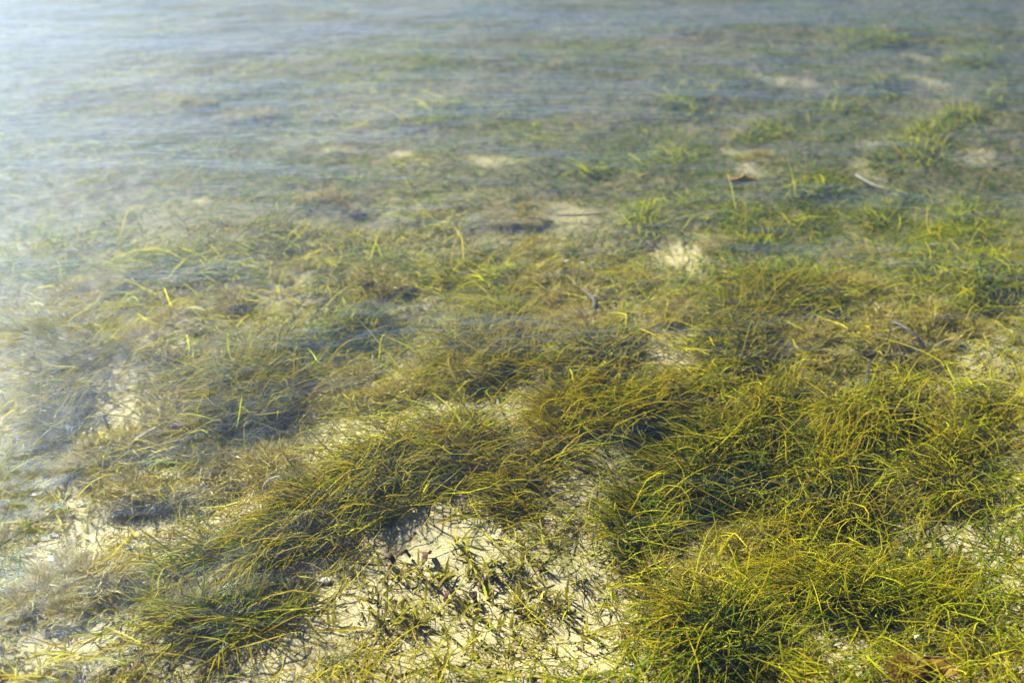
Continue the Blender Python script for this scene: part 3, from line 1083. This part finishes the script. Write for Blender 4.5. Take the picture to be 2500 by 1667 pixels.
def put(name, V, Q, mat, label=None, cat=None, parent=None, group=None, origin=None):
    org = np.array(origin if origin is not None else (V[:, 0].mean(), V[:, 1].mean(), V[:, 2].min()))
    o = bpy.data.objects.new(name, mesh_quads(name, V - org, Q, None, [mat]))
    if parent is not None:
        o.location = org - np.array(parent.location)
        link(o, parent)
    else:
        o.location = org
        link(o)
        tag(o, label, cat, group)
    return o


# fallen dark twig with a forked branch and crusty growth
pth = px_path([(2118, 852), (2160, 840), (2210, 850), (2260, 868), (2300, 892), (2330, 905)], [0.012, 0.022, 0.022, 0.018, 0.010, 0.004], 20)
tw = empty('fallen_twig', tuple(pth[10] - np.array([0, 0, 0.015])))
tag(tw, 'thin dark fallen twig lying on the bed with crusty growth on it', 'twig')
rad = np.linspace(0.0032, 0.0016, 20) * (1 + 0.25 * np.sin(np.arange(20) * 2.1))
put('stem', *tube(pth, rad), TWIG, parent=tw)
fk = px_path([(2188, 848), (2200, 872), (2214, 884), (2196, 902)], [0.020, 0.012, 0.008, 0.004], 9)
put('branch', *tube(fk, np.linspace(0.0026, 0.0012, 9)), TWIG, parent=tw)
fk = px_path([(2150, 842), (2170, 822), (2176, 800), (2172, 788)], [0.022, 0.028, 0.032, 0.030], 9)
put('branch', *tube(fk, np.linspace(0.0024, 0.0010, 9)), TWIG, parent=tw)
x, y, z = at_px(2192, 846)
o = bpy.data.objects.new('crust_growth', tuft_mesh(901, TAN, 320, 0.020, 0.020))
o.location = np.array([x, y, z + 0.016]) - np.array(tw.location)
link(o, tw)
# bleached stem above the twig
pth = px_path([(2172, 782), (2195, 788), (2225, 802), (2250, 820), (2268, 838)], [0.014, 0.022, 0.022, 0.016, 0.006], 14)
put('dead_stem', *strap(pth, np.array([0.0035] * 9 + [0.0030, 0.0026, 0.0020, 0.0015, 0.001]), fold=0.4), DEADGREY, 'bleached grey-brown leaf stalk arching just above the fallen twig', 'dead leaf')
# upright white stub
x, y, z = at_px(2118, 940)
pth = smooth_path([(x, y, z - 0.004), (x - 0.001, y + 0.003, z + 0.018), (x - 0.003, y + 0.004, z + 0.040), (x - 0.004, y + 0.006, z + 0.056)], 9)
put('leaf_stub', *strap(pth, np.array([0.0032] * 7 + [0.003, 0.0022]), up=(0, -1, 0.2), fold=0.25), DEADWHITE, 'upright speckled white leaf stub poking out of the dense seagrass', 'dead leaf')
# red-brown stick beside the stub
pth = px_path([(2064, 893), (2100, 896), (2140, 896), (2165, 890)], [0.03, 0.036, 0.036, 0.032], 9)
put('brown_stick', *tube(pth, np.full(9, 0.0013)), DEADBROWN, 'thin red-brown stick lying flat across the white leaf stub', 'twig')
pth = px_path([(2116, 870), (2132, 878), (2148, 888)], [0.028, 0.028, 0.02], 7)
put('brown_strip', *strap(pth, np.array([0.002, 0.0028, 0.003, 0.003, 0.0028, 0.002, 0.0012])), DEADBROWN, 'short dark brown leaf strip leaning on top of the white stub', 'dead leaf')
# grey curved leaf mid picture
pth = px_path([(1412, 684), (1432, 696), (1450, 712), (1456, 732), (1450, 752), (1444, 762)], [0.030, 0.036, 0.036, 0.030, 0.016, 0.004], 16)
put('grey_leaf', *strap(pth, np.concatenate([np.linspace(0.0012, 0.0060, 11), np.linspace(0.0060, 0.0035, 5)]), fold=0.5, roll=0.5), DEADGREY, 'single grey curled dead leaf arching over tan fuzz, centre', 'dead leaf')
# pale flakes
for (u, v, a, s, lab) in ((1384, 660, 0.4, 0.0065, 'small square white shell flake above the grey curled leaf'),
                          (1420, 662, -0.6, 0.0055, 'slim white shell flake right beside the square one'),
                          (792, 1413, 0.1, 0.0120, 'half-buried pale shell on the open sand beside the lone clump'),
                          (1208, 1312, -0.3, 0.0100, 'pale ridged shell flake among sprigs on the open sand'),
                          (2236, 1577, 0.5, 0.0050, 'pale greenish shell flake stuck in the rusty fuzzy alga'),
                          (1260, 1212, 0.8, 0.0045, 'tiny white shell chip at the top of the open sand'),
                          (1010, 1290, 0.2, 0.0040, 'tiny white shell chip on the bare sand lobe')):
    x, y, z = at_px(u, v)
    th = np.linspace(-1.25, 1.25, 9)
    rows = np.linspace(0.05, 1.0, 6)
    V = []
    for r in rows:
        for t in th:
            rib = 1 + 0.05 * math.cos(t * 14)
            V.append((s * r * math.sin(t) * 1.1 * rib, s * r * math.cos(t) * rib, s * 0.35 * math.sin(r * 2.4) * math.cos(t * 0.8) * rib))
    for r in rows:
        for t in th:
            V.append((s * r * math.sin(t) * 1.08, s * r * math.cos(t) * 0.98, s * 0.35 * math.sin(r * 2.4) * math.cos(t * 0.8) - s * 0.07))
    V = np.array(V)
    ca, sa = math.cos(a), math.sin(a)
    V = np.stack([V[:, 0] * ca - V[:, 1] * sa + x, V[:, 0] * sa + V[:, 1] * ca + y, V[:, 2] + z + (0.030 if v < 700 else (0.022 if u > 2200 else 0.002))], 1)
    id0 = np.arange(2 * 54).reshape(2, 6, 9)
    Q = []
    for L_ in range(2):
        for i in range(5):
            for j in range(8):
                q = [id0[L_, i, j], id0[L_, i, j + 1], id0[L_, i + 1, j + 1], id0[L_, i + 1, j]]
                Q.append(q if L_ == 0 else q[::-1])
    for j in range(8):
        Q.append([id0[0, 5, j], id0[0, 5, j + 1], id0[1, 5, j + 1], id0[1, 5, j]])
    for i in range(5):
        Q.append([id0[0, i, 0], id0[0, i + 1, 0], id0[1, i + 1, 0], id0[1, i, 0]])
        Q.append([id0[0, i, 8], id0[1, i, 8], id0[1, i + 1, 8], id0[0, i + 1, 8]])
    put('shell_flake', V, np.array(Q), SHELL, lab, 'shell')
# white looped leaf on the lone clump
pth = px_path([(640, 1206), (644, 1184), (660, 1174), (684, 1170)], [0.045, 0.055, 0.055, 0.05], 14)
put('white_leaf', *strap(pth, np.full(14, 0.0009), fold=0.3), DEADWHITE, 'thin white dead leaf hooked over the seagrass tongue', 'dead leaf')
pth = px_path([(536, 1552), (546, 1546), (546, 1536), (536, 1534)], [0.02, 0.028, 0.03, 0.028], 12)
put('white_curl', *tube(pth, np.linspace(0.0016, 0.0008, 12), 6), DEADWHITE, 'tiny white curled leaf at the foot of the big lone clump', 'dead leaf')
# long tan and rust straps in the hollow, left side
pth = px_path([(276, 1084), (310, 1056), (350, 1032), (382, 1022)], [0.004, 0.016, 0.022, 0.018], 14)
put('tan_leaf', *strap(pth, np.concatenate([np.linspace(0.0020, 0.0050, 7), np.linspace(0.0050, 0.0018, 7)]), fold=0.3), DEADTAN, 'long tan strap leaf lying aslant in the hazy sandy hollow', 'dead leaf')
pth = px_path([(412, 1020), (440, 1026), (462, 1040), (472, 1058)], [0.012, 0.018, 0.014, 0.004], 12)
put('rust_leaf', *strap(pth, np.concatenate([np.linspace(0.0030, 0.0055, 6), np.linspace(0.0055, 0.0020, 6)]), fold=0.4), DEADBROWN, 'rust-brown strap leaf next to the long tan one', 'dead leaf')
# brown curled leaf litter on the open sand
LIT = [(985, 1350, 0.2, 'dark brown curled leaf under a yellow loop on the open sand'),
       (1043, 1356, 1.2, 'dark brown folded leaf next to the curled one on the open sand'),
       (950, 1365, 2.6, 'reddish brown leaf lying flat beside the dark curled one'),
       (1098, 1446, 0.9, 'rust-brown crumpled leaf low on the open sand'),
       (1154, 1448, 2.0, 'small hooded brown leaf beside the rust-brown crumpled one'),
       (1195, 1410, 0.4, 'dark brown leaf scrap in the alga bed above the hooded leaf'),
       (950, 1392, 1.5, 'narrow reddish leaf scrap below the flat reddish leaf'),
       (1048, 1262, 1.6, 'orange-brown sprig of dead leaf standing at the top of the bare sand'),
       (1590, 1370, 0.6, 'dark brown leaf scrap at the end of the narrow hanging tuft'),
       (2270, 1258, 0.8, 'dark red leaf scrap on the edge of the sunlit corner sand'),
       (2330, 808, 2.3, 'dark brown leaf fragment on pale sand past the twig'),
       (2292, 792, 2.6, 'orange-brown leaf fragment on pale sand past the twig'),
       (140, 1300, 0.2, 'dark slender leaf scrap on the pale sand at the edge'),
       (1370, 720, 0.1, 'purple-brown leaf scrap left of the grey curled leaf')]
for i, (u, v, a, lab) in enumerate(LIT):
    g = np.random.default_rng(900 + i)
    x, y, z = at_px(u, v)
    L = g.uniform(0.022, 0.036)
    tall = i in (7,)
    n = 9
    s = np.linspace(-0.5, 0.5, n)
    if tall:
        P = np.stack([x + s * 0.006, y + s * 0.006, z + (s + 0.5) * 0.034], 1)
    else:
        P = np.stack([x + s * L * math.cos(a), y + s * L * math.sin(a), z + 0.003 + 0.010 * np.cos(s * math.pi) + 0.003 * np.sin(s * 13 + i)], 1)
    w = g.uniform(0.0030, 0.0052) * np.sqrt(np.clip(1 - (2 * s) ** 2, 0.03, 1)) * (1 + 0.25 * np.sin(s * 21 + i))
    if i in (6, 12, 7):
        w *= 0.55
    mat = DEADBROWN if i not in (7, 11) else ORANGE
    put('leaf_scrap', *strap(P, w, up=(0, 0, 1) if not tall else (0, -1, 0.1), fold=g.uniform(0.4, 0.9), roll=g.uniform(-1.2, 1.2)), mat, lab, 'dead leaf', group='dead leaf scraps')
# thin dark roots and sticks
ROOTS = [([(60 + 40, 1300), (118, 1302), (142, 1296)], 'short dark rootlet on the pale sand at the edge'),
         ([(858, 1622), (878, 1604), (902, 1584)], 'red-brown rootlet lying aslant on the open sand, bottom'),
         ([(1408, 1550), (1432, 1566), (1462, 1584)], 'red-brown rootlet beside the round dark tussock'),
         ([(855, 1348), (890, 1366), (935, 1370), (965, 1368)], 'long brown runner trailing into the dark curled leaf'),
         ([(1090, 1080), (1094, 1094), (1102, 1108)], 'short black stalk sticking out of the bright yellow swath'),
         ([(1448, 1270), (1452, 1290), (1442, 1310)], 'bent black stalk beside the narrow hanging tuft'),
         ([(2240, 1330), (2275, 1322), (2310, 1318), (2330, 1312)], 'rough brown root lying on the sunlit corner sand'),
         ([(2328, 1398), (2335, 1382), (2342, 1372)], 'short black stalk below the sunlit corner sand'),
         ([(1768, 1385), (1774, 1395), (1780, 1404)], 'tiny black stalk above the sandy gully'),
         ([(2070, 900), (2071, 885), (2071, 876)], 'tiny black stalk left of the white leaf stub')]
for i, (px, lab) in enumerate(ROOTS):
    lift = [0.003] + [0.007] * (len(px) - 2) + [0.004]
    if 'stalk' in lab:
        lift = [q + 0.035 for q in lift]
    pth = px_path(px, lift, 10)
    r = 0.0011 if i != 6 else 0.0022
    put('rootlet', *tube(pth, np.linspace(r * 1.15, r * 0.7, 10) * (1 + 0.2 * np.sin(np.arange(10) * 1.9)), 6), TWIG if i not in (1, 2) else DEADBROWN, lab, 'root', group='dark rootlets')
# small dark pebbles
g = np.random.default_rng(55)
for i, (u, v, s) in enumerate(((1160, 1368, 0.0042), (1204, 1384, 0.0034), (1193, 1610, 0.0040), (1214, 1618, 0.0038), (1668, 1316, 0.0036), (2040, 1572, 0.0050),
                               (1470, 1555, 0.0036), (1280, 1487, 0.0050), (2382, 809, 0.0045), (2084, 1590, 0.0040))):
    x, y, z = at_px(u, v)
    nu, nv = 8, 5
    V = []
    jit = g.uniform(0.8, 1.2, (nv + 1, nu))
    for b_ in range(nv + 1):
        ph = math.pi * b_ / nv
        for a_ in range(nu):
            th = 2 * math.pi * a_ / nu
            r = s * (jit[b_, a_] if 0 < b_ < nv else 1)
            V.append((x + r * math.sin(ph) * math.cos(th), y + r * math.sin(ph) * math.sin(th) * 0.85, z + 0.5 * s + r * 0.7 * math.cos(ph)))
    id0 = np.arange((nv + 1) * nu).reshape(nv + 1, nu)
    Q = [(id0[b_ + 1, a_], id0[b_ + 1, (a_ + 1) % nu], id0[b_, (a_ + 1) % nu], id0[b_, a_]) for b_ in range(nv) for a_ in range(nu)]
    put('pebble', np.array(V), np.array(Q), STONE, 'tiny dark round pebble ' + near_label(u, v), 'pebble', group='dark pebbles on the sand')
# orange crust and pale sticks in the middle distance
for (u, v, a, L, lab) in ((1812, 424, 0.05, 0.085, 'orange crusty growth on the far sand beside green seagrass'),):
    x, y, z = at_px(u, v)
    n = 10
    s = np.linspace(-0.5, 0.5, n)
    P = np.stack([x + s * L, y + 0.01 * np.sin(s * 9), z + 0.002 + 0.004 * np.cos(s * 3)], 1)
    V, Q = tube(P, 0.009 * np.sqrt(np.clip(1 - (2 * s) ** 2, 0.02, 1)), 9)
    V = V + 0.004 * (np.stack([vnoise(V[:, 0] * 120, V[:, 1] * 120, 5), vnoise(V[:, 1] * 130, V[:, 2] * 130, 6), vnoise(V[:, 0] * 110, V[:, 2] * 140, 7)], 1) - 0.5) * 2
    put('orange_crust', V, Q, ORANGE, lab, 'sponge')
for (px, lab, mat, r) in (([(1362, 508), (1410, 505), (1450, 503), (1488, 500)], 'slender pale stick lying level above the far sand patch', DEADGREY, 0.0028),
                          ([(2095, 402), (2130, 416), (2170, 432), (2200, 442)], 'long pale stick lying aslant on the far sand slope', DEADWHITE, 0.0032)):
    pth = px_path(px, [0.010, 0.022, 0.022, 0.012], 12)
    put('pale_stick', *tube(pth, np.linspace(r, r * 0.6, 12)), mat, lab, 'stick')
# rusty fan alga in the corner
x, y, z = at_px(2250, 1652)
fan = empty('fan_alga', (x, y, z))
tag(fan, 'rusty brown fan-shaped alga with a pale rim and fuzzy lobe in the corner', 'alga')
o = bpy.data.objects.new('fuzzy_lobe', tuft_mesh(951, RUST, 1100, 0.016, 0.018))
o.location = (-0.020, 0.006, 0.006)
link(o, fan)


def fan_blade(R, a0, a1, lift, thick, wav, ridge=0.0):
    na, nr = 22, 8
    V = []
    for side in (0, 1):
        for i in range(nr):
            r = R * (0.12 + 0.88 * i / (nr - 1))
            for j in range(na):
                t = a0 + (a1 - a0) * j / (na - 1)
                zz = lift * math.sin(1.9 * i / (nr - 1)) + wav * (i / (nr - 1)) * math.sin(j * 0.9) + ridge * (i == nr - 1)
                rr = r * (1 + 0.05 * math.sin(j * 1.7) * (i / (nr - 1)))
                V.append((rr * math.cos(t), rr * math.sin(t), zz - side * thick))
    id0 = np.arange(2 * nr * na).reshape(2, nr, na)
    Q = []
    for i in range(nr - 1):
        for j in range(na - 1):
            Q.append((id0[0, i, j], id0[0, i + 1, j], id0[0, i + 1, j + 1], id0[0, i, j + 1]))
            Q.append((id0[1, i, j], id0[1, i, j + 1], id0[1, i + 1, j + 1], id0[1, i + 1, j]))
    for j in range(na - 1):
        Q.append((id0[0, nr - 1, j], id0[1, nr - 1, j], id0[1, nr - 1, j + 1], id0[0, nr - 1, j + 1]))
    return np.array(V), np.array(Q)


V, Q = fan_blade(0.029, RAD(5), RAD(150), 0.022, 0.0010, 0.0015)
o = bpy.data.objects.new('fan_blade', mesh_quads('fan_blade', V, Q, None, [PADINA]))
o.location = (0.014, -0.012, 0.002)
link(o, fan)
t = np.linspace(RAD(5), RAD(150), 22)
P = np.stack([0.0295 * np.cos(t), 0.0295 * np.sin(t), np.full(22, 0.022 * math.sin(1.9) + 0.001) + 0.0015 * np.sin(np.arange(22) * 0.9)], 1)
V, Q = tube(P, 0.0011 + 0.0007 * np.sin(np.arange(22) * 0.8) ** 2, 6)
o = bpy.data.objects.new('pale_rim', mesh_quads('pale_rim', V, Q, None, [DEADTAN]))
o.location = (0.014, -0.012, 0.002)
link(o, fan)
o = bpy.data.objects.new('holdfast', tuft_mesh(955, RUST, 200, 0.010, 0.012))
o.data.materials[0] = DEADBROWN
o.location = (0.004, -0.006, 0.004)
link(o, fan)

# ------------------------------------------------------------------ grit: flecks of leaf and shell over the sand
def grit(name, label, n, mat, smin, smax, seed, flat):
    g = np.random.default_rng(seed)

    def keep(u, v, x, y):
        return np.clip(0.15 + 1.4 * (vnoise(x * 12, y * 12, seed) - 0.3), 0.05, 1)
    x, y = field(n, -200, 2700, 700, 1800, keep, seed)
    z = terrain(x, y)
    s = g.uniform(smin, smax, n) * g.lognormal(0, 0.3, n)
    a = g.uniform(0, 6.28, n)
    asp = g.uniform(0.25, 0.9, n)
    tilt = g.normal(0, 0.35, (n, 2))
    corners = [(-1, -0.8), (1, -1), (0.8, 1), (-0.9, 0.7)]
    top = []
    for (p_, q_) in corners:
        lx, ly = p_ * s, q_ * s * asp
        wx_ = lx * np.cos(a) - ly * np.sin(a)
        wy_ = lx * np.sin(a) + ly * np.cos(a)
        top.append(np.stack([x + wx_, y + wy_, z + 0.0016 + tilt[:, 0] * wx_ + tilt[:, 1] * wy_ + flat * s], -1))
    topv = np.stack(top, 1)
    botv = topv.copy()
    botv[..., 2] -= (0.0005 + flat * s)[:, None]
    V = np.concatenate([topv, botv], 1)
    id0 = np.arange(n * 8).reshape(n, 8)
    F = [(0, 1, 2, 3), (0, 4, 5, 1), (1, 5, 6, 2), (2, 6, 7, 3), (3, 7, 4, 0)]
    Q = np.stack([id0[:, f] for f in F], 1).reshape(-1, 4)
    me = mesh_quads(name, V.reshape(-1, 3), Q, None, [mat])
    me.polygons.foreach_set('use_smooth', np.zeros(len(Q), bool))
    o = bpy.data.objects.new(name, me)
    link(o)
    tag(o, label, 'litter', kind='stuff')


grit('leaf_litter', 'fine dark flecks of rotted leaf strewn on the sand', 3500, DEADBROWN, 0.0006, 0.0018, 801, 0.1)
grit('shell_grit', 'fine pale shell grit strewn on the sand', 4500, SHELL, 0.0006, 0.0018, 811, 0.5)

# ------------------------------------------------------------------ added veil volume, standing in for glare off the water surface
HZ, nt, out = new_mat('glare_haze')
pv = nt.nodes.new('ShaderNodeVolumePrincipled')
pv.inputs['Color'].default_value = (0.62, 0.82, 1.0, 1)
pv.inputs['Density'].default_value = 0.058
pv.inputs['Anisotropy'].default_value = 0.90
nt.links.new(pv.outputs[0], out.inputs['Volume'])
hx, hy0, hy1, hz0, hz1 = 9.0, -3.0, 13.0, -1.1, 1.5
V = np.array([(-hx, hy0, hz0), (hx, hy0, hz0), (hx, hy1, hz0), (-hx, hy1, hz0), (-hx, hy0, hz1), (hx, hy0, hz1), (hx, hy1, hz1), (-hx, hy1, hz1)], float)
Q = np.array([(3, 2, 1, 0), (4, 5, 6, 7), (0, 1, 5, 4), (1, 2, 6, 5), (2, 3, 7, 6), (3, 0, 4, 7)])
me = mesh_quads('glare_haze', V, Q, None, [HZ])
me.polygons.foreach_set('use_smooth', np.zeros(6, bool))
o = bpy.data.objects.new('glare_haze', me)
link(o)
tag(o, 'added thin veil over the water imitating surface glare, glowing towards the sun', 'glare_haze', kind='stuff')

print('tris', sum(len(m.loops) - 2 * len(m.polygons) for m in bpy.data.meshes))
